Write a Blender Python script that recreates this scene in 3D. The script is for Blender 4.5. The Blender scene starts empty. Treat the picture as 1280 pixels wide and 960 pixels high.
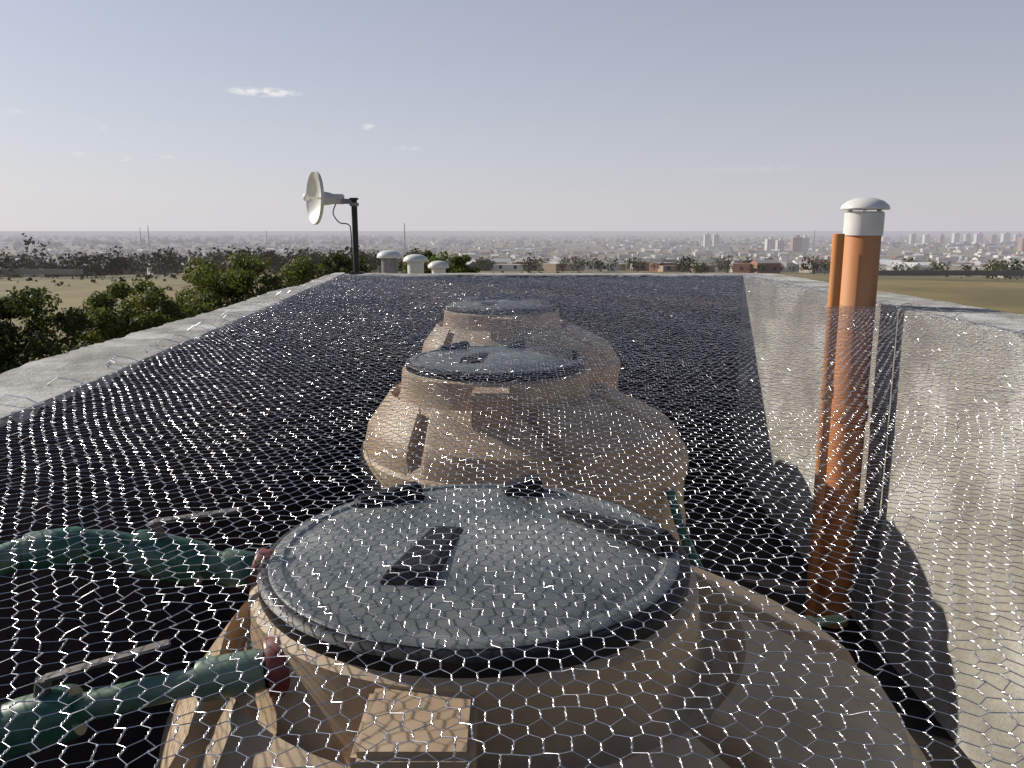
import bpy, bmesh, math, random
import numpy as np
from mathutils import Vector, Matrix
random.seed(7); rng=np.random.default_rng(7)
sc=bpy.context.scene
CZ=10.0
R=math.radians

# ------------------------------------------------------------ helpers
def new_mesh_obj(name, verts, faces, mat=None, smooth=False, parent=None, sharp=None):
    me=bpy.data.meshes.new(name)
    me.from_pydata([tuple(v) for v in verts],[],[tuple(f) for f in faces])
    me.update()
    ob=bpy.data.objects.new(name,me)
    sc.collection.objects.link(ob)
    if mat: me.materials.append(mat)
    if smooth:
        me.polygons.foreach_set('use_smooth',[True]*len(me.polygons))
        if sharp: me.set_sharp_from_angle(angle=R(sharp))
    if parent: ob.parent=parent
    return ob
def np_mesh_obj(name, verts, quads, mat, smooth=True):
    me=bpy.data.meshes.new(name)
    nv=len(verts); nf=len(quads); k=quads.shape[1]
    me.vertices.add(nv); me.vertices.foreach_set('co',verts.astype(np.float32).ravel())
    me.loops.add(nf*k); me.loops.foreach_set('vertex_index',quads.astype(np.int32).ravel())
    me.polygons.add(nf)
    me.polygons.foreach_set('loop_start',np.arange(0,nf*k,k,dtype=np.int32))
    me.polygons.foreach_set('loop_total',np.full(nf,k,dtype=np.int32))
    me.polygons.foreach_set('use_smooth',np.full(nf,smooth,dtype=bool))
    me.update(calc_edges=True); me.validate()
    me.materials.append(mat)
    ob=bpy.data.objects.new(name,me); sc.collection.objects.link(ob)
    return ob
def empty(name, loc=(0,0,0)):
    e=bpy.data.objects.new(name,None); e.location=loc; sc.collection.objects.link(e)
    e.empty_display_size=.2
    return e
def tubes(A,B,rad,sides=4,caps=False):
    A=np.asarray(A,float);B=np.asarray(B,float)
    n=len(A); rad=np.broadcast_to(np.asarray(rad,float),(n,))
    d=B-A; L=np.linalg.norm(d,axis=1,keepdims=True); d=d/np.maximum(L,1e-9)
    up=np.tile(np.array([0,0,1.0]),(n,1)); m=np.abs(d[:,2])>.9; up[m]=[1,0,0]
    u=np.cross(d,up); u/=np.linalg.norm(u,axis=1,keepdims=True); v=np.cross(u,d)
    V=np.zeros((n,2*sides,3))
    for k in range(sides):
        a=2*math.pi*k/sides
        o=(u*math.cos(a)+v*math.sin(a))*rad[:,None]
        V[:,k]=A+o; V[:,sides+k]=B+o
    idx=np.arange(n)[:,None]*2*sides
    Q=[]
    for k in range(sides):
        k2=(k+1)%sides
        Q.append(np.concatenate([idx+k,idx+k2,idx+sides+k2,idx+sides+k],axis=1))
    return V.reshape(-1,3), np.concatenate(Q,axis=0)
def path_tube(name, pts, rad, mat, seg=16, parent=None, smooth_pts=True, radii=None):
    P=[Vector(p) for p in pts]
    if smooth_pts and len(P)>2:
        Q=[];
        ext=[P[0]*2-P[1]]+P+[P[-1]*2-P[-2]]
        rq=[]
        for i in range(1,len(ext)-2):
            p0,p1,p2,p3=ext[i-1:i+3]
            for s in range(8):
                t=s/8
                Q.append(.5*((2*p1)+(p2-p0)*t+(2*p0-5*p1+4*p2-p3)*t*t+(-p0+3*p1-3*p2+p3)*t**3))
                if radii: rq.append(radii[i-1]*(1-t)+radii[i]*t)
        Q.append(P[-1]); P=Q
        if radii: rq.append(radii[-1]); radii=rq
    verts=[];faces=[]
    up=Vector((0,0,1)); prev=None
    for i,p in enumerate(P):
        d=(P[min(i+1,len(P)-1)]-P[max(i-1,0)]).normalized()
        if prev is None:
            u=d.cross(up)
            if u.length<.1: u=d.cross(Vector((1,0,0)))
            u.normalize()
        else:
            u=(prev-d*prev.dot(d)).normalized()
        prev=u; v=d.cross(u)
        r=radii[i] if radii else rad
        for k in range(seg):
            a=2*math.pi*k/seg
            verts.append(p+(u*math.cos(a)+v*math.sin(a))*r)
    n=len(P)
    for i in range(n-1):
        for k in range(seg):
            k2=(k+1)%seg
            faces.append((i*seg+k,i*seg+k2,(i+1)*seg+k2,(i+1)*seg+k))
    faces.append(tuple(range(seg-1,-1,-1))); faces.append(tuple((n-1)*seg+k for k in range(seg)))
    return new_mesh_obj(name,verts,faces,mat,True,parent,50)
def revolve(name, prof, mat, center=(0,0,0), seg=48, parent=None, axis=None, sharp=40):
    verts=[];faces=[]
    M=Matrix.Identity(3)
    if axis is not None: M=Vector((0,0,1)).rotation_difference(Vector(axis)).to_matrix()
    c=Vector(center)
    for (r,z) in prof:
        for k in range(seg):
            a=2*math.pi*k/seg
            verts.append(c+M@Vector((r*math.cos(a),r*math.sin(a),z)))
    n=len(prof)
    for i in range(n-1):
        for k in range(seg):
            k2=(k+1)%seg
            faces.append((i*seg+k,i*seg+k2,(i+1)*seg+k2,(i+1)*seg+k))
    if prof[0][0]>1e-3: faces.append(tuple(range(seg-1,-1,-1)))
    if prof[-1][0]>1e-3: faces.append(tuple((n-1)*seg+k for k in range(seg)))
    return new_mesh_obj(name,verts,faces,mat,True,parent,sharp)
def box(name, c, size, mat, rot=0, parent=None, bevel=.004, M=None):
    bm=bmesh.new(); bmesh.ops.create_cube(bm,size=1)
    bmesh.ops.scale(bm,vec=size,verts=bm.verts)
    if bevel: bmesh.ops.bevel(bm,geom=bm.edges[:],offset=bevel,segments=2,affect='EDGES')
    me=bpy.data.meshes.new(name); bm.to_mesh(me); bm.free(); me.materials.append(mat)
    ob=bpy.data.objects.new(name,me); sc.collection.objects.link(ob)
    ob.location=c
    ob.rotation_euler=(0,0,rot)
    if parent: ob.parent=parent
    return ob

# ------------------------------------------------------------ materials
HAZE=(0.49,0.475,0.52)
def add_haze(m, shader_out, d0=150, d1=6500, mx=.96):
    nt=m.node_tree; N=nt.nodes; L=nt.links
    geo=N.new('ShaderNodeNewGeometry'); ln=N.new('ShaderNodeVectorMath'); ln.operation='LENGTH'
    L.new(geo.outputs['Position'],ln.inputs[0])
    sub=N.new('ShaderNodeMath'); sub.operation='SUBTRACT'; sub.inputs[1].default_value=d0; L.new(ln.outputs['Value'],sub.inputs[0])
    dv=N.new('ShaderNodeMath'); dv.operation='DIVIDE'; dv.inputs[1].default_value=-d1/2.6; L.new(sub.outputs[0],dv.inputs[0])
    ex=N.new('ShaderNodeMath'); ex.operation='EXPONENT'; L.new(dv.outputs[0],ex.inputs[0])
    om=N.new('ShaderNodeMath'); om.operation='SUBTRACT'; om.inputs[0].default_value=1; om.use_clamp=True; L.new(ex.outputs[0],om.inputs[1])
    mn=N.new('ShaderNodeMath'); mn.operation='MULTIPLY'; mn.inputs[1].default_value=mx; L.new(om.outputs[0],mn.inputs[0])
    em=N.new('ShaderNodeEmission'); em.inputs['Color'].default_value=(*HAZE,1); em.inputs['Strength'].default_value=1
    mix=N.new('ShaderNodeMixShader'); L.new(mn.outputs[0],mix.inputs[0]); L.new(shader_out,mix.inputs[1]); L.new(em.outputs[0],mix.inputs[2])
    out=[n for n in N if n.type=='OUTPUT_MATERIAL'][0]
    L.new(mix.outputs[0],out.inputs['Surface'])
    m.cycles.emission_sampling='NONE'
def mat(name, c1, c2=None, rough=.7, scale=8, metallic=0, bump=0, bscale=None, detail=6, spec=.5, stretch=(1,1,1), haze=False, c3=None, s3=.7, attr=None, contrast=(.35,.65)):
    m=bpy.data.materials.new(name); m.use_nodes=True
    nt=m.node_tree; N=nt.nodes; L=nt.links; b=N['Principled BSDF']
    b.inputs['Roughness'].default_value=rough; b.inputs['Metallic'].default_value=metallic
    b.inputs['Specular IOR Level'].default_value=spec
    geo=N.new('ShaderNodeNewGeometry'); mp=N.new('ShaderNodeMapping'); mp.inputs['Scale'].default_value=stretch
    L.new(geo.outputs['Position'],mp.inputs['Vector'])
    if c2 is None: c2=tuple(x*.75 for x in c1)
    n=N.new('ShaderNodeTexNoise'); n.inputs['Scale'].default_value=scale; n.inputs['Detail'].default_value=detail; n.inputs['Roughness'].default_value=.62
    L.new(mp.outputs[0],n.inputs['Vector'])
    r=N.new('ShaderNodeValToRGB'); r.color_ramp.elements[0].position=contrast[0]; r.color_ramp.elements[1].position=contrast[1]
    r.color_ramp.elements[0].color=(*c2,1); r.color_ramp.elements[1].color=(*c1,1)
    L.new(n.outputs['Fac'],r.inputs[0]); col=r.outputs[0]
    if c3 is not None:
        n3=N.new('ShaderNodeTexNoise'); n3.inputs['Scale'].default_value=s3; n3.inputs['Detail'].default_value=5; L.new(mp.outputs[0],n3.inputs['Vector'])
        r3=N.new('ShaderNodeValToRGB'); r3.color_ramp.elements[0].position=.5; r3.color_ramp.elements[1].position=.66
        r3.color_ramp.elements[0].color=(0,0,0,1); r3.color_ramp.elements[1].color=(1,1,1,1); L.new(n3.outputs['Fac'],r3.inputs[0])
        mx=N.new('ShaderNodeMix'); mx.data_type='RGBA'; L.new(r3.outputs[0],mx.inputs['Factor']); L.new(col,mx.inputs['A']); mx.inputs['B'].default_value=(*c3,1)
        col=mx.outputs['Result']
    if attr:
        at=N.new('ShaderNodeAttribute'); at.attribute_name=attr
        mx=N.new('ShaderNodeMix'); mx.data_type='RGBA'; mx.blend_type='MULTIPLY'; mx.inputs['Factor'].default_value=1
        L.new(col,mx.inputs['A']); L.new(at.outputs['Color'],mx.inputs['B']); col=mx.outputs['Result']
    L.new(col,b.inputs['Base Color'])
    if bump:
        nb=N.new('ShaderNodeTexNoise'); nb.inputs['Scale'].default_value=bscale or scale*4; nb.inputs['Detail'].default_value=8; nb.inputs['Roughness'].default_value=.7
        L.new(mp.outputs[0],nb.inputs['Vector'])
        bp=N.new('ShaderNodeBump'); bp.inputs['Strength'].default_value=bump; bp.inputs['Distance'].default_value=.02
        L.new(nb.outputs['Fac'],bp.inputs['Height']); L.new(bp.outputs[0],b.inputs['Normal'])
    if haze: add_haze(m,b.outputs[0])
    return m

M_wall=mat('concrete_wall',(.47,.445,.385),(.30,.275,.235),.9,2.6,bump=.7,bscale=26,c3=(.60,.58,.53),s3=1.9,detail=10)
M_wallShade=mat('shade_painted_wall',(.055,.043,.05),(.03,.025,.03),.9,4,bump=.3,bscale=26,spec=.15)  # inner-face shade painted into the base colour; the wall itself is concrete
M_wallTop=mat('concrete_top',(.52,.50,.47),(.28,.265,.245),.9,6,bump=.8,bscale=40,c3=(.64,.63,.60),s3=3,detail=10)
M_floor=mat('roof_floor',(.04,.034,.034),(.02,.018,.018),.9,3,bump=.3,spec=.1)
M_tank=mat('beige_plastic',(.49,.36,.235),(.37,.265,.17),.55,5,bump=.06,bscale=60,c3=(.58,.455,.32),s3=2.2,spec=.3)
M_lid=mat('lid_plastic',(.14,.158,.152),(.085,.10,.10),.36,9,bump=.08,bscale=50,c3=(.22,.235,.225),s3=4)
M_black=mat('black_plastic',(.012,.012,.014),(.007,.007,.009),.5,9,spec=.3)
M_wire=mat('galvanised_wire',(.92,.91,.92),(.58,.57,.60),.22,40,metallic=1)
M_terra=mat('terracotta_pvc',(.60,.25,.09),(.46,.17,.06),.6,4,stretch=(1,1,.3),c3=(.54,.29,.15),s3=3,spec=.25)
M_white=mat('white_plastic',(.78,.77,.74),(.66,.65,.61),.4,8)
M_green=mat('green_pipe',(.045,.15,.10),(.025,.09,.06),.35,14,bump=.05,c3=(.18,.25,.19),s3=9)
M_red=mat('red_fitting',(.24,.06,.05),(.14,.035,.03),.45,18)
M_grey=mat('grey_metal',(.30,.29,.29),(.2,.19,.19),.45,20,metallic=.5)
M_lever=mat('dull_lever_metal',(.22,.20,.19),(.12,.10,.09),.6,30,metallic=.3)
M_pole=mat('dark_steel',(.04,.038,.036),(.025,.022,.02),.5,20,metallic=.3)
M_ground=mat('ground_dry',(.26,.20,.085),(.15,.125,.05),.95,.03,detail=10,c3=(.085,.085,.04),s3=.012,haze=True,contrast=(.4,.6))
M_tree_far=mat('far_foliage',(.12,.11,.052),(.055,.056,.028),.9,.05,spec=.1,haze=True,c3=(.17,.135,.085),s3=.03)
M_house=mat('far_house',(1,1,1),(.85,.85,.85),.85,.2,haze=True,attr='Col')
M_leaf=mat('leaf',(.15,.17,.045),(.07,.09,.024),.6,1.1,spec=.25,c3=(.19,.18,.055),s3=2.2)
M_leafdark=mat('leaf_dark',(.085,.10,.035),(.04,.052,.018),.6,1.1,spec=.25)
M_bark=mat('bark',(.10,.075,.05),(.06,.045,.03),.9,6)
M_facade=mat('facade',(.42,.39,.34),(.34,.31,.27),.9,1.5,bump=.3)
for m in (M_leaf,M_leafdark):
    nt=m.node_tree; b=nt.nodes['Principled BSDF']; tr=nt.nodes.new('ShaderNodeBsdfTranslucent'); tr.inputs['Color'].default_value=(.16,.19,.035,1)
    if m is M_leafdark: tr.inputs['Color'].default_value=(.08,.10,.02,1)
    mx=nt.nodes.new('ShaderNodeMixShader'); mx.inputs[0].default_value=.35
    nt.links.new(b.outputs[0],mx.inputs[1]); nt.links.new(tr.outputs[0],mx.inputs[2])
    nt.links.new(mx.outputs[0],nt.nodes['Material Output'].inputs['Surface'])

# ------------------------------------------------------------ enclosure walls
TOP=-.44; FLOOR=-2.5
def xL_in(y): return -1.12-(y-1)*.083
def xL_out(y): return -1.60-(y-2)*.042
def xR_in(y): return 2.20+(y-3.3)*.025
def xR_out(y): return 2.74
YF=8.08; YF2=8.5; YN=-1.3; YN2=-1.6
def wall_loft(name, stations, zb_in, zb_out, amp=.006, mat_=M_wall, inner=None):
    verts=[];faces=[]
    n=len(stations); K=12
    w1=w2=0
    for (a,b) in stations:
        a=Vector((a[0],a[1],0)); b=Vector((b[0],b[1],0)); d=(b-a); w=d.length; d.normalize()
        w1=w1*.9+random.gauss(0,amp*.3); w2=w2*.9+random.gauss(0,amp*.3)
        zt=CZ+TOP+w1*.4
        ch=abs(random.gauss(0,amp))+.004; ch2=abs(random.gauss(0,amp))+.004
        pts=[(0,zb_in),(0+random.uniform(-1,1)*amp*.2,zt-.6),(w1*.5,zt-.10),(w1*.5,zt-ch*1.3),(ch,zt),(w*.3,zt+random.uniform(-1,1)*amp*.3),(w*.55,zt+random.uniform(-1,1)*amp*.3),(w*.8,zt+random.uniform(-1,1)*amp*.3),(w-ch2+w2,zt),(w+w2,zt-ch2),(w+w2,zt-.12),(w,zb_out)]
        for (s,z) in pts: verts.append(a+d*s+Vector((0,0,z)))
    tag=[]
    for i in range(n-1):
        for k in range(K-1):
            faces.append((i*K+k,i*K+k+1,(i+1)*K+k+1,(i+1)*K+k)); tag.append(k)
    faces.append(tuple(range(K-1,-1,-1))); faces.append(tuple((n-1)*K+k for k in range(K))); tag+= [99,99]
    ob=new_mesh_obj(name,verts,faces,mat_,True,None,35)
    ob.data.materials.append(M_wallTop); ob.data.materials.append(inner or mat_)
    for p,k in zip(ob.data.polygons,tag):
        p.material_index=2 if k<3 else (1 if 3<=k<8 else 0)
    bm=bmesh.new(); bm.from_mesh(ob.data); bmesh.ops.recalc_face_normals(bm,faces=bm.faces); bm.to_mesh(ob.data); bm.free()
    return ob
ys=np.linspace(YN2,YF2,330)
wall_loft('parapet_wall',[((xL_in(y),y),(xL_out(y),y)) for y in ys],CZ+FLOOR-.1,.0,amp=.012,inner=M_wallShade)
wall_loft('parapet_wall',[((xR_in(y),y),(xR_out(y),y)) for y in ys],CZ+FLOOR-.1,.0,amp=.008)
xs=np.linspace(xL_in(YF)+.002,xR_in(YF)-.002,120)
wall_loft('parapet_wall',[((x,YF),(x,YF2-.003)) for x in xs],CZ+FLOOR-.1,.0,amp=.008,inner=M_wallShade)
xs=np.linspace(xL_in(YN)+.002,xR_in(YN)-.002,60)
wall_loft('parapet_wall',[((x,YN),(x,YN2+.003)) for x in xs],CZ+FLOOR-.1,.0,amp=.008,inner=M_wallShade)
box('rooftop_floor',(.4,3.4,CZ+FLOOR-.05),(3.0+1.6,10.2,.1),M_floor,bevel=0)
bld=empty('building')
box('rear_block',(.42,11.6,(CZ-.95)/2),(4.6,6.1,CZ-.95),M_facade,parent=bld,bevel=.01)

# ------------------------------------------------------------ water tanks
def smooth(a,b,x):
    t=min(1,max(0,(x-a)/(b-a))); return t*t*(3-2*t)
def make_tank(Xb,Y,ztop,rot=0.0,bx=0.0):
    root=empty('water_tank',(Xb,Y,CZ+ztop))
    off=-.12; Rb=.70; rn=.395
    seg=360
    rings=[]
    rings.append((rn-.02,-.035,off,0)); rings.append((rn,-.045,off,0)); rings.append((rn+.004,-.10,off,0)); rings.append((rn+.012,-.150,off,0)); rings.append((rn+.022,-.168,off,0))
    nr=14
    for i in range(nr+1):
        u=i/nr
        r=rn+.03+(Rb-.02-rn-.03)*u
        z=-.175-.165*u-.02*u*u
        P=smooth(.06,.10,u)*(1-smooth(.90,.96,u))
        rings.append((r,z,off*(1-u),P))
    rings+= [(Rb-.005,-.372,0,0),(Rb,-.395,0,0)]
    zb=FLOOR-ztop
    H=zb+.42
    nb=60
    for i in range(nb+1):
        zz=-.42+H*i/nb
        rib=.014*max(0,math.cos(i*2*math.pi/10))
        rings.append((Rb-.012+rib,zz,0,0))
    rings.append((Rb-.05,zb+.003,0,0))
    sect=[(-101.5+360/7*k+rot,22.8) for k in range(7)]
    verts=[];faces=[]
    for (r,z,cx,P) in rings:
        for k in range(seg):
            a=360*k/seg
            s=0
            if P>0:
                for c,h in sect:
                    d=abs((a-c+180)%360-180)
                    s=max(s,1-smooth(h-.7,h+.7,d))
            verts.append((cx+r*math.cos(R(a)),r*math.sin(R(a)),z+.065*s*P))
    n=len(rings)
    for i in range(n-1):
        for k in range(seg):
            k2=(k+1)%seg
            faces.append((i*seg+k,(i+1)*seg+k,(i+1)*seg+k2,i*seg+k2))
    new_mesh_obj('tank_body',verts,faces,M_tank,True,root,28)
    rl=.375
    revolve('lid_rim',[(rl-.05,-.05),(rl+.004,-.048),(rl+.006,-.014),(rl-.002,-.006),(rl-.012,-.005)],M_black,(off,0,0),96,root)
    revolve('lid_top',[(rl-.0125,-.02),(rl-.0125,-.003),(rl-.018,.0),(rl-.035,.001),(rl-.04,-.003),(rl-.05,-.003),(rl-.056,.001),(.2,.006),(.0001,.010)],M_lid,(off,0,0),96,root)
    bars=[((-.70,.55),(-.33,.70),.05,.03),((.12,.74),(.34,.80),.07,.035),((.42,.42),(.93,-.12),.05,.03),((-.14,.20),(-.28,-.50),.095,.022)]
    for i,(p,q,w,h) in enumerate(bars):
        p=Vector(p)*rl; q=Vector(q)*rl; c=(p+q)/2; d=q-p
        bm=bmesh.new(); bmesh.ops.create_cube(bm,size=1)
        for v in bm.verts:
            top=v.co.z>0
            v.co.x*=d.length*(.86 if top else 1); v.co.y*=w*(.7 if top else 1)*(.75 if v.co.x<0 else 1)
            v.co.z=(h*(1.1 if v.co.x>0 else .55) if top else .0)
        bmesh.ops.bevel(bm,geom=bm.edges[:],offset=.004,segments=2,affect='EDGES')
        me=bpy.data.meshes.new('lid_grip'); bm.to_mesh(me); bm.free(); me.materials.append(M_black)
        o=bpy.data.objects.new('lid_grip',me); sc.collection.objects.link(o); o.parent=root
        o.location=(off+c.x,c.y,.002); o.rotation_euler=(0,0,math.atan2(d.y,d.x))
    box('valve_housing',(off+bx,-rn-.055,-.125),(.147,.15,.15),M_tank,parent=root,bevel=.008)
    return root
make_tank(.055,1.37,-.56,-22,-.055)
make_tank(.05,3.36,-.53,0,-.005)
make_tank(.05,5.50,-.495,-9,.01)
make_tank(.05,7.22,-.64,20)

# ------------------------------------------------------------ green supply pipes with valves
def pipe_run(pts, rad, fitting_at, couplings, lever, name='green_water_pipe', loc=(0,0,CZ)):
    root=empty(name,loc)
    path_tube('pipe',pts,rad,M_green,20,root)
    for (a,b,rr,mm) in couplings:
        path_tube('coupling',[a,tuple((Vector(a)*.9+Vector(b)*.1)),tuple((Vector(a)*.1+Vector(b)*.9)),b],rr,mm,20,root,False,[rr*.9,rr,rr,rr*.9])
    if lever:
        a,b,st=lever
        a=Vector(a);b=Vector(b)
        path_tube('valve_stem',[st,tuple(a)],.011,M_lever,12,root,False)
        d=(b-a); L=d.length; x=d.normalized(); y=Vector((0,0,1)).cross(x).normalized(); z=x.cross(y)
        Mx=Matrix((x,y,z)).transposed()
        o=box('lever_handle',(0,0,0),(L,.022,.005),M_lever,parent=root,bevel=.002)
        o.matrix_basis=Matrix.Translation((a+b)/2)@Mx.to_4x4()
    return root
pipe_run([(-.90,.95,-.62),(-.90,1.12,-.57),(-.86,1.24,-.535),(-.74,1.30,-.535),(-.62,1.31,-.565),(-.44,1.32,-.60)],.025,None,
  [((-.68,1.303,-.547),(-.56,1.312,-.58),.039,M_green),((-.53,1.315,-.583),(-.475,1.318,-.594),.033,M_green),((-.475,1.318,-.594),(-.43,1.32,-.603),.042,M_red),((-.90,1.00,-.605),(-.90,1.08,-.585),.034,M_green),((-.84,1.255,-.533),(-.76,1.292,-.534),.034,M_green)],
  ((-.64,1.30,-.495),(-.50,1.35,-.49),(-.62,1.308,-.56)),loc=(.015,.02,CZ-.003))
pipe_run([(-.98,.96,-.78),(-.84,1.00,-.73),(-.70,1.035,-.695),(-.50,1.08,-.665),(-.345,1.125,-.655)],.021,None,
  [((-.78,1.015,-.713),(-.66,1.043,-.688),.040,M_green),((-.50,1.08,-.665),(-.405,1.10,-.658),.032,M_green),((-.405,1.10,-.658),(-.345,1.125,-.655),.046,M_red),((-.92,.98,-.757),(-.86,.995,-.738),.032,M_green)],
  ((-.70,1.035,-.635),(-.55,1.11,-.62),(-.71,1.033,-.69)),loc=(.035,.0,CZ+.01))
pipe_run([(.60,2.9,-.97),(.64,2.78,-1.12),(.74,2.62,-1.30),(.92,2.62,-1.38),(1.25,2.8,-1.44)],.018,None,
  [((.70,2.68,-1.22),(.74,2.62,-1.30),.027,M_green),((1.0,2.67,-1.40),(1.1,2.72,-1.415),.027,M_green)],None)

# ------------------------------------------------------------ vent pipes on right wall
vp=empty('vent_pipe',(2.08,4.82,CZ))
revolve('pipe',[(.102,FLOOR+.003),(.102,-.015),(.098,-.01)],M_terra,(0,0,0),48,vp)
for zc in (-1.15,-2.25):
    revolve('socket',[(.103,zc),(.112,zc+.005),(.113,zc+.09),(.109,zc+.10),(.103,zc+.105)],M_terra,(0,0,0),48,vp)
revolve('white_sleeve',[(.1035,-.03),(.110,-.028),(.110,.10),(.104,.105),(.104,.11)],M_white,(0,0,0),48,vp)
revolve('cap',[(.085,.125),(.132,.120),(.136,.128),(.130,.145),(.10,.170),(.055,.187),(.0001,.192)],M_white,(0,0,0),48,vp)
for k in range(6):
    a=R(60*k+10)
    box('cap_rib',(.09*math.cos(a),.09*math.sin(a),.115),(.02,.006,.03),M_white,rot=a,parent=vp,bevel=0)
vp2=empty('vent_pipe',(1.905,4.74,CZ))
revolve('pipe',[(.033,FLOOR+.003),(.033,-.02),(.030,-.018),(.0001,-.018)],M_terra,(0,0,0),32,vp2)
revolve('socket',[(.034,-1.0),(.040,-.995),(.040,-.93),(.034,-.925)],M_terra,(0,0,0),32,vp2)
vp3=empty('conduit_pipe',(2.20,4.60,CZ))
revolve('pipe',[(.02,FLOOR+.003),(.02,-.46),(.0001,-.46)],M_grey,(0,0,0),20,vp3)

# ------------------------------------------------------------ chicken wire net
w=.026; e=w/math.sqrt(3)
y0=-1.28; y1=YF-.005; x0=-1.9; x1=2.5
nR=int((y1-y0)/(1.5*e)); nC=int((x1-x0)/(w/2))
rr,ii=np.meshgrid(np.arange(nR),np.arange(nC),indexing='ij')
upm=((ii+rr)%2==0)
X=x0+ii*w/2; Yv=y0+rr*1.5*e+np.where(upm,.25*e,-.25*e)
X=X+rng.normal(0,.0010,X.shape); Yv=Yv+rng.normal(0,.0010,X.shape)
Xw=X+.009*np.sin(Yv*3.1+X*1.7)+.005*np.sin(Yv*7.3-X*4.1); Yw=Yv+.014*np.sin(X*2.9+Yv*.8)+.006*np.sin(X*8.1+Yv*2.2)
li=-1.12-(Yw-1)*.083; ri=2.20+(Yw-3.3)*.025
u=np.clip((Xw-li)/(ri-li),0,1)
sag=np.sin(np.pi*u)**.7*.020
Zv=CZ+TOP+.006-sag+(.005*np.sin(Xw*3.3+Yw*.9)*np.sin(Yw*2.1-Xw*2.1)+.002*np.sin(Xw*9+Yw*3.5))*np.sin(np.pi*np.clip(u,.02,.98))**.5
Zv+=rng.normal(0,.0018,X.shape)
P=np.stack([Xw,Yw,Zv],-1)
dpipe=np.hypot(Xw-2.08,Yw-4.82); dp2=np.hypot(Xw-1.905,Yw-4.74)
ok=(Xw>li-.01)&(Xw<ri+.015)&(dpipe>.112)&(dp2>.043)&(Yw<YF)
A1=P[:,:-1][ok[:,:-1]&ok[:,1:]]; B1=P[:,1:][ok[:,:-1]&ok[:,1:]]
vm=(upm[:-1])&ok[:-1]&ok[1:]
A2=P[:-1][vm]; B2=P[1:][vm]
near=A2[:,1]<2.0
As=[A1,A2[~near]]; Bs=[B1,B2[~near]]; rs=[np.full(len(A1),.00060),np.full((~near).sum(),.0010)]
An=A2[near]; Bn=B2[near]
S=5
for s in range(2):
    pts=[]
    for j in range(S+1):
        t=j/S; a=math.pi*(t*3+s)
        o=np.zeros_like(An); rad=.0008
        o[:,0]=math.cos(a)*rad; o[:,2]=math.sin(a)*rad
        pts.append(An*(1-t)+Bn*t+o)
    for j in range(S):
        As.append(pts[j]);Bs.append(pts[j+1]);rs.append(np.full(len(An),.00065))
V,Q=tubes(np.concatenate(As),np.concatenate(Bs),np.concatenate(rs),4)
np_mesh_obj('chicken_wire_net',V,Q,M_wire,True)
A=[];B=[]
def polyl(pts):
    for a,b in zip(pts[:-1],pts[1:]): A.append(a);B.append(b)
y=-.5
while y<8.0:
    for side in (-1,1):
        if random.random()<.85:
            xi=(xL_in(y) if side<0 else xR_in(y))
            yy=y+random.uniform(-.04,.04); s=side; L_=random.uniform(.05,.13); k=random.uniform(-.05,.05)
            z=CZ+TOP
            polyl([(xi-s*.02,yy,z),(xi+s*.03,yy+k*.3,z+.022),(xi+s*L_*.7,yy+k*.7,z+.028),(xi+s*L_,yy+k,z+.008),(xi+s*(L_+.01),yy+k+.03,z+.006)])
    y+=random.uniform(.12,.24)
for f in (lambda y:xL_in(y)+.004, lambda y:xR_in(y)-.002):
    yy=np.arange(YN,YF,.1)
    polyl([(f(t)+random.uniform(-.004,.004),t,CZ+TOP+.010+random.uniform(-.003,.003)) for t in yy])
xx=np.arange(xL_in(YF),xR_in(YF),.1)
polyl([(t,YF-.004+random.uniform(-.004,.004),CZ+TOP+.01) for t in xx])
V,Q=tubes(A,B,.0016,6); np_mesh_obj('net_tie_wires',V,Q,M_wire,True)

# ------------------------------------------------------------ antenna
an=empty('dish_antenna',(0,0,CZ))
px_,py_=-1.60,8.30
path_tube('pole',[(px_,py_,TOP),(px_,py_,.0),(px_,py_,.31)],.030,M_pole,20,an,False)
box('pole_cap',(px_,py_,.315),(.08,.08,.02),M_pole,parent=an)
box('base_plate',(px_,py_,TOP+.012),(.14,.14,.02),M_pole,parent=an)
ax=Vector((-.86,-.50,.03)).normalized()
cd=Vector((px_-.34,py_-.04,.32))
prof=[]
for i in range(15):
    r=.250*i/14; prof.append((max(r,.0001),.15*(r/.255)**2*.6))
prof2=[(r,z-.006) for r,z in prof][::-1]
full=prof+[(.256,.092),(.264,.078),(.262,.062),(.252,.060)]+prof2[1:]
revolve('reflector',full,M_white,cd-ax*.03,56,an,ax)
path_tube('feed_arm',[cd-ax*.03,cd+ax*.13],.014,M_white,14,an,False)
revolve('feed_head',[(.018,0),(.03,.01),(.034,.03),(.034,.045),(.02,.055),(.0001,.056)],M_white,cd+ax*.11,24,an,ax)
path_tube('rear_housing',[cd-ax*.02,cd-ax*.10,cd-ax*.20],.04,M_white,20,an,False,[.07,.062,.035])
box('radio_box',cd-ax*.19+Vector((0,0,.0)),(.13,.07,.10),M_white,rot=.3,parent=an,bevel=.012)
box('bracket',(px_-.06,py_-.0,.29),(.13,.06,.05),M_grey,rot=.2,parent=an,bevel=.006)
box('clamp',(px_,py_,.26),(.085,.085,.035),M_grey,parent=an,bevel=.006)
path_tube('cable',[tuple(cd-ax*.17+Vector((0,0,-.04))),(px_-.21,py_-.03,.17),(px_-.15,py_-.03,.08),(px_-.06,py_-.04,.06),(px_-.034,py_-.045,-.02),(px_-.03,py_-.045,TOP+.02)],.006,M_pole,8,an)

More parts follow.
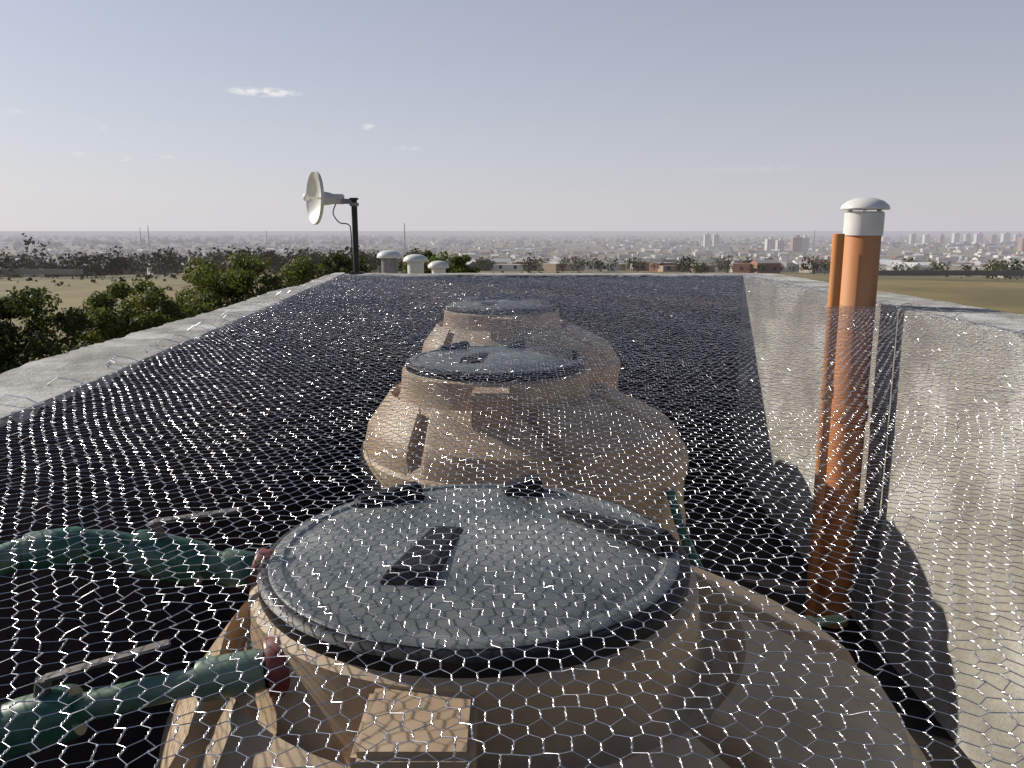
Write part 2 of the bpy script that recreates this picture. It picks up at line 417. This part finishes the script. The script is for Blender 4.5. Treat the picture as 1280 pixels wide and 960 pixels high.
def mush(X_,Y_,zt,r,boxy=False):
    g=empty('roof_vent',(X_,Y_,CZ))
    revolve('stack',[(r*.66,-.95),(r*.66,zt-.11),(r*.72,zt-.105),(r*.72,zt-.095)],M_white if not boxy else M_grey,(0,0,0),32,g)
    revolve('dome',[(r*.6,zt-.085),(r*1.0,zt-.09),(r*1.02,zt-.08),(r*.93,zt-.045),(r*.68,zt-.018),(r*.35,zt-.004),(.0001,zt)],M_white,(0,0,0),36,g)
    for k in range(5):
        a=R(72*k); box('strut',(r*.65*math.cos(a),r*.65*math.sin(a),zt-.09),(.012,.012,.03),M_grey,rot=a,parent=g,bevel=0)
mush(-1.44,9.5,-.225,.145,True); mush(-1.17,9.8,-.28,.15); mush(-.91,10.0,-.365,.13)

# ------------------------------------------------------------ terrain
def gz(d):
    if d<180: return 0.0
    if d<900: return -28*(d-180)/720
    return -28.0
rad=np.concatenate([[0.01],np.linspace(20,180,9),np.linspace(220,1000,14),np.geomspace(1200,60000,16)])
seg=96; verts=[];faces=[]
for r_ in rad:
    for k in range(seg):
        a=2*math.pi*k/seg; verts.append((r_*math.cos(a),r_*math.sin(a),gz(r_)-.0))
for i in range(len(rad)-1):
    for k in range(seg):
        k2=(k+1)%seg; faces.append((i*seg+k,(i+1)*seg+k,(i+1)*seg+k2,i*seg+k2))
new_mesh_obj('ground',verts,faces,M_ground,True)

class Cards:
    def __init__(s): s.V=[]
    def tree(s,c,rx,rz,n,size):
        d=rng.normal(0,1,(n,3)); d/=np.linalg.norm(d,axis=1,keepdims=True)
        k=max(3,n//9); cc=rng.normal(0,1,(k,3)); cc/=np.linalg.norm(cc,axis=1,keepdims=True); cc*=rng.random((k,1))**.4*.72
        p=cc[rng.integers(0,k,n)]+d*.38*rng.random((n,1))**.3
        p=p*np.array([rx,rx,rz])+np.array(c)
        nr=d+rng.normal(0,.5,(n,3)); nr/=np.linalg.norm(nr,axis=1,keepdims=True)
        t=np.cross(nr,rng.normal(0,1,(n,3))); t/=np.linalg.norm(t,axis=1,keepdims=True); b=np.cross(nr,t)
        z=size*rng.uniform(.6,1.3,(n,1))
        s.V.append(np.stack([p-t*z,p-b*z*.7,p+t*z,p+b*z*.7],1).reshape(-1,3))
    def make(s,name,m):
        V=np.concatenate(s.V); return np_mesh_obj(name,V,np.arange(len(V)).reshape(-1,4),m,False)
C=Cards()
for i in range(6200):
    d=235*(6500/235)**(rng.random()**.9)
    a=rng.uniform(-.78,.78); x=d*math.sin(a); y=d*math.cos(a)
    if a>-.12 and d<520 and rng.random()<.62: continue
    if math.sin(x*.013+2)+math.sin(y*.011+x*.004)<-1.2: continue
    h=rng.uniform(2.8,6.5) if a>-.15 else rng.uniform(4,9.5); r_=h*rng.uniform(.4,.75)
    if rng.random()<.06 and d>300: h*=1.5
    if d>2000: h*=1.3; r_*=3
    n=int(np.clip(36000/d,9,150)); sz=r_*1.4/math.sqrt(n)*(.95 if n>40 else 1.3)
    C.tree((x,y,gz(d)+h*.45),r_,h*.55,n,sz)
C.make('distant_tree_mass',M_tree_far)
C=Cards()
for i in range(240):
    d=rng.uniform(110,235); a=rng.uniform(-.8,.1)
    h=rng.uniform(.3,1.1)
    C.tree((d*math.sin(a),d*math.cos(a),gz(d)+h*.4),h,h*.7,60,.2*h)
C.make('field_shrubs',M_tree_far)

# ------------------------------------------------------------ distant town
hv=[];hf=[];hc=[]
def house(x,y,z,wx,wy,h,rot,wall,roof,gable):
    c,s=math.cos(rot),math.sin(rot); b=len(hv)
    def T(px,py,pz): return (x+px*c-py*s,y+px*s+py*c,z+pz)
    X2,Y2=wx/2,wy/2
    for zz in (-3,h):
        for (sx,sy) in ((-1,-1),(1,-1),(1,1),(-1,1)): hv.append(T(sx*X2,sy*Y2,zz))
    for f in ((0,1,5,4),(1,2,6,5),(2,3,7,6),(3,0,4,7)):
        hf.append(tuple(b+i for i in f)); hc.append(wall)
    if gable:
        hv.append(T(-X2,0,h+wy*.2)); hv.append(T(X2,0,h+wy*.2))
        for f in ((4,5,9,8),(6,7,8,9)): hf.append(tuple(b+i for i in f)); hc.append(roof)
        for f in ((5,6,9),(7,4,8)): hf.append(tuple(b+i for i in f)); hc.append(wall)
    else:
        hf.append((b+4,b+5,b+6,b+7)); hc.append(roof)
    nwn=max(1,int(wx/4))
    for k in range(nwn):
        cx=-X2+wx*(k+.5)/nwn; b2=len(hv)
        for (qx,qz) in ((-.6,.9),(.6,.9),(.6,2.1),(-.6,2.1)): hv.append(T(cx+qx,-Y2-.03,qz))
        hf.append((b2,b2+1,b2+2,b2+3)); hc.append((.04,.04,.05))
walls=[(.72,.70,.66),(.55,.50,.42),(.40,.30,.22),(.62,.60,.56),(.34,.17,.11),(.48,.44,.40),(.8,.79,.77)]
roofs=[(.30,.28,.26),(.42,.40,.38),(.26,.13,.09),(.62,.61,.59),(.2,.19,.18),(.75,.74,.72)]
for i in range(2700):
    d=290*(4500/290)**(rng.random()**.95); a=rng.uniform(-.75,.75)
    x=d*math.sin(a); y=d*math.cos(a)
    sz=.7 if d<600 else 1
    house(x,y,gz(d),rng.uniform(7,18)*sz,rng.uniform(6,11)*sz,rng.uniform(3.0,5.5)*sz,rng.normal(0,.5),random.choice(walls),random.choice(roofs),rng.random()<.4)
me=bpy.data.meshes.new('distant_town'); me.from_pydata(hv,[],hf); me.update()
ca=me.color_attributes.new('Col','FLOAT_COLOR','CORNER')
arr=[]
for p in me.polygons:
    c=hc[p.index]
    for _ in range(p.loop_total): arr+= [c[0],c[1],c[2],1]
ca.data.foreach_set('color',arr); me.materials.append(M_house)
ob=bpy.data.objects.new('distant_town',me); sc.collection.objects.link(ob)

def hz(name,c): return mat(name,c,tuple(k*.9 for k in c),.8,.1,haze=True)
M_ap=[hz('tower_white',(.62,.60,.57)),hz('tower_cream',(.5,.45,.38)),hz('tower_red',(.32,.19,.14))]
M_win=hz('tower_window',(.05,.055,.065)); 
def apartment(xp,d,wd,h,mi):
    x=(xp-640)/1000*d; z=gz(math.hypot(x,d))
    g=empty('apartment_building',(x,d,z))
    box('block',(0,0,h/2-1),(wd,14,h+2),M_ap[mi],parent=g,bevel=0)
    box('lift_room',(wd*.12,0,h+2.45),(wd*.35,6,3.5),M_ap[mi],parent=g,bevel=0)
    box('roof_parapet',(0,0,h+.35),(wd+.6,14.6,.7),M_ap[0],parent=g,bevel=0)
    nf=int(h/3)
    vs=[];fs=[]
    nw=max(2,int(wd/4))
    for f in range(nf):
        for k in range(nw):
            cx=-wd/2+wd*(k+.5)/nw; zz=f*3+1; b=len(vs)
            vs+= [(cx-1.1,-7.05,zz),(cx+1.1,-7.05,zz),(cx+1.1,-7.05,zz+1.5),(cx-1.1,-7.05,zz+1.5)]; fs.append((b,b+1,b+2,b+3))
    new_mesh_obj('windows',vs,fs,M_win,parent=g)
for t in ((880,2000,14,28,0),(891,2010,13,27,1),(958,1500,15,22,0),(970,1480,12,20,1),(990,1450,16,26,2),(1000,1460,13,25,0),(1133,2300,14,28,1),(1150,2350,16,26,0),(1168,2300,12,25,2),(1186,2300,15,30,0),(1200,2400,14,27,1),(1214,2250,18,29,0),(1232,2400,16,24,2),(1247,2300,18,30,0),(1262,2500,20,26,1),(1274,1500,24,24,2),(1300,2200,18,30,0),(1335,2300,18,26,1),(650,1900,18,14,0),(1100,2500,22,18,0),(1060,2600,20,16,1)):
    apartment(*t)
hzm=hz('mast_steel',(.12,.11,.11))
def mast(xp,d,h):
    x=(xp-640)/1000*d; z=gz(math.hypot(x,d)); A=[];B=[]
    for k in range(3):
        a=2*math.pi*k/3
        A.append((x+1.6*math.cos(a),d+1.6*math.sin(a),z)); B.append((x+.3*math.cos(a),d+.3*math.sin(a),z+h))
    n=12
    for j in range(n):
        t=j/n;t2=(j+1)/n
        for k in range(3):
            a=2*math.pi*k/3;a2=2*math.pi*(k+1)/3; r1=1.6-1.3*t;r2=1.6-1.3*t2
            A.append((x+r1*math.cos(a),d+r1*math.sin(a),z+h*t));B.append((x+r2*math.cos(a2),d+r2*math.sin(a2),z+h*t2))
    V,Q=tubes(A,B,.22,4); np_mesh_obj('radio_mast',V,Q,hzm,False)
mast(193,1300,46); mast(183,1500,44); mast(508,1100,48); mast(1012,1700,40); mast(338,1700,38)
M_fw=hz('boundary_wall_m',(.26,.23,.19))
M_fw2=hz('boundary_wall_l',(.42,.38,.32))
box('boundary_wall',(165,182,.5),(170,.3,1.2),M_fw,bevel=0,rot=-.02)
box('boundary_wall',(-170,205,-.4),(120,.3,1.3),M_fw2,bevel=0,rot=.03)

# ------------------------------------------------------------ nearer trees
def tree(name, x,y,zt,cr,ch,nl,leaf=.16,m=M_leaf,seed=1):
    r=np.random.default_rng(seed)
    g=empty(name,(x,y,0))
    base=zt-ch
    path_tube('trunk',[(0,0,-.2),(.1,.05,base*.5),(.0,.1,base+ch*.3)],.2,M_bark,10,g,False,[.24,.19,.12])
    cen=[]
    ncl=64
    for i in range(ncl):
        v=r.normal(0,1,3); v/=np.linalg.norm(v); q=r.random()**(1/2.4)
        c=np.array([v[0]*cr*q,v[1]*cr*q,base+ch*.5+v[2]*ch*.5*q]); cen.append(c)
    for i in range(9):
        c=cen[i*5]; path_tube('limb',[(0,.1,base*.7+ch*.1),tuple(np.array([0,0,base])*.5+c*.5+[0,0,.2]),tuple(c)],.08,M_bark,6,g,False,[.1,.06,.02])
    cen=np.array(cen)
    idx=r.integers(0,ncl,nl); cs=cr*r.uniform(.18,.30,ncl)
    d=r.normal(0,1,(nl,3)); d/=np.linalg.norm(d,axis=1,keepdims=True)
    p=cen[idx]+d*(cs[idx]*r.random(nl)**.35)[:,None]*np.array([1,1,.8])
    nrm=d*.9+r.normal(0,.4,(nl,3)); nrm/=np.linalg.norm(nrm,axis=1,keepdims=True)
    t=np.cross(nrm,r.normal(0,1,(nl,3))); t/=np.linalg.norm(t,axis=1,keepdims=True); b=np.cross(nrm,t)
    s=(leaf*r.uniform(.5,1.2,nl))[:,None]
    V=np.stack([p-t*s,p-b*s*.5,p+t*s,p+b*s*.5],1).reshape(-1,3)
    Q=np.arange(nl*4).reshape(-1,4)
    o=np_mesh_obj('foliage',V,Q,m,False); o.parent=g
T=[('leafy_tree',-20.6,32,8.15,3.2,6.4,26000,.13,M_leafdark),
   ('leafy_tree',-24.5,33,7.7,3.2,6.0,16000,.14,M_leafdark),
   ('leafy_tree',-18.0,37,7.9,2.7,6.4,26000,.12,M_leaf),
   ('leafy_tree',-16.4,40,8.15,3.0,6.4,26000,.12,M_leaf),
   ('leafy_tree',-15.3,44,8.7,3.2,6.4,26000,.12,M_leaf),
   ('leafy_tree',-12.9,45,8.7,3.0,6.4,26000,.12,M_leaf),
   ('leafy_tree',-7.6,75,8.0,2.8,5.5,9000,.18,M_leaf),
   ('leafy_tree',-5.4,80,7.7,2.4,5,8000,.18,M_leaf),
   ('leafy_tree',-9.6,84,7.9,2.6,5,8000,.18,M_leafdark),
   ('leafy_tree',-18.5,90,7.6,3.2,6,8000,.2,M_leafdark)]
for i,t in enumerate(T): tree(*t,seed=20+i)

# ------------------------------------------------------------ light
AZ=62; EL=28.5
sv=Vector((-math.sin(R(AZ))*math.cos(R(EL)),math.cos(R(AZ))*math.cos(R(EL)),math.sin(R(EL))))
sun=bpy.data.lights.new('sun','SUN'); sun.energy=5.0; sun.angle=R(.5); sun.color=(1,.93,.82)
so=bpy.data.objects.new('sun',sun); so.rotation_euler=(-sv).to_track_quat('-Z','Y').to_euler(); sc.collection.objects.link(so)
W=bpy.data.worlds.new('World'); sc.world=W; W.use_nodes=True
nt=W.node_tree; N=nt.nodes; L=nt.links; bg=N['Background']
sky=N.new('ShaderNodeTexSky'); sky.sky_type='NISHITA'; sky.sun_disc=False
sky.sun_elevation=R(EL); sky.sun_rotation=R(-AZ); sky.altitude=600; sky.air_density=1.0; sky.dust_density=1.2; sky.ozone_density=2.5
bg.inputs['Strength'].default_value=.08
tc=N.new('ShaderNodeTexCoord'); sp=N.new('ShaderNodeSeparateXYZ'); L.new(tc.outputs['Generated'],sp.inputs[0])
def math_(op,a,b=None,clamp=False):
    n=N.new('ShaderNodeMath'); n.operation=op; n.use_clamp=clamp
    for i,v in enumerate((a,b)):
        if v is None: continue
        if isinstance(v,(int,float)): n.inputs[i].default_value=v
        else: L.new(v,n.inputs[i])
    return n.outputs[0]
def sstep(x,a,b):
    n=N.new('ShaderNodeMapRange'); n.interpolation_type='SMOOTHSTEP'
    n.inputs['From Min'].default_value=a; n.inputs['From Max'].default_value=b; n.inputs['To Min'].default_value=0; n.inputs['To Max'].default_value=1
    L.new(x,n.inputs['Value']); return n.outputs['Result']
az=math_('ARCTAN2',sp.outputs[0],sp.outputs[1]); el=math_('ARCSINE',sp.outputs[2])
dotp=N.new('ShaderNodeVectorMath'); dotp.operation='DOT_PRODUCT'; L.new(tc.outputs['Generated'],dotp.inputs[0]); dotp.inputs[1].default_value=(-math.sin(R(AZ)),math.cos(R(AZ)),0)
dv_=dotp.outputs['Value']
back_dim=math_('ADD',math_('ADD',.20,math_('MULTIPLY',sstep(dv_,-1.0,-.12),.72)),math_('MULTIPLY',dv_,.10))  # haze dimmed behind the camera, added to cut fill light on the tanks
hi=math_('SUBTRACT',1.0,sstep(el,.50,.95))  # haze also faded out overhead to lower the fill
hzf=math_('ADD',math_('MULTIPLY',math_('EXPONENT',math_('MULTIPLY',math_('MAXIMUM',el,0.0),-4.0)),.62),.25)
hzf=math_('MULTIPLY',hzf,hi)
hc_=N.new('ShaderNodeVectorMath'); hc_.operation='SCALE'; hc_.inputs[0].default_value=(8.6,8.35,9.1); L.new(back_dim,hc_.inputs['Scale'])
mh=N.new('ShaderNodeMix'); mh.data_type='RGBA'; L.new(hzf,mh.inputs['Factor']); L.new(sky.outputs[0],mh.inputs['A']); L.new(hc_.outputs[0],mh.inputs['B'])
tot=None
for (a0,e0,sa,se,k) in ((-.287,.154,.046,.0058,1),(-.171,.120,.010,.005,.55),(-.402,.081,.016,.003,.5),(-.439,.077,.010,.003,.5),(-.458,.109,.008,.003,.35),(-.481,.080,.010,.003,.5),(-.125,.096,.018,.003,.3),(.274,.070,.085,.005,.12),(-.55,.12,.03,.004,.3)):
    u_=math_('DIVIDE',math_('SUBTRACT',az,a0),sa); v_=math_('DIVIDE',math_('SUBTRACT',el,e0),se)
    q=math_('SUBTRACT',1.0,math_('ADD',math_('MULTIPLY',u_,u_),math_('MULTIPLY',v_,v_)),True)
    q=math_('MULTIPLY',q,k); tot=q if tot is None else math_('ADD',tot,q)
mp=N.new('ShaderNodeMapping'); mp.inputs['Scale'].default_value=(1,1,3.2); L.new(tc.outputs['Generated'],mp.inputs[0])
nz=N.new('ShaderNodeTexNoise'); nz.inputs['Scale'].default_value=75; nz.inputs['Detail'].default_value=7; nz.inputs['Roughness'].default_value=.6; L.new(mp.outputs[0],nz.inputs['Vector'])
cl=math_('MULTIPLY',tot,math_('MULTIPLY',math_('SUBTRACT',nz.outputs['Fac'],.40),5,True),True)
mx=N.new('ShaderNodeMix'); mx.data_type='RGBA'; L.new(cl,mx.inputs['Factor']); L.new(mh.outputs['Result'],mx.inputs['A']); mx.inputs['B'].default_value=(11.5,11.2,11,1)
L.new(mx.outputs['Result'],bg.inputs['Color'])

# ------------------------------------------------------------ camera
cam=bpy.data.cameras.new('camera'); co=bpy.data.objects.new('camera',cam); sc.collection.objects.link(co)
co.location=(0,0,CZ); co.rotation_euler=(R(90-10.87),0,0)
cam.sensor_width=36; cam.lens=28.1; cam.clip_start=.02; cam.clip_end=100000
sc.camera=co
sc.view_settings.view_transform='Standard'; sc.view_settings.look='None'; sc.view_settings.exposure=0
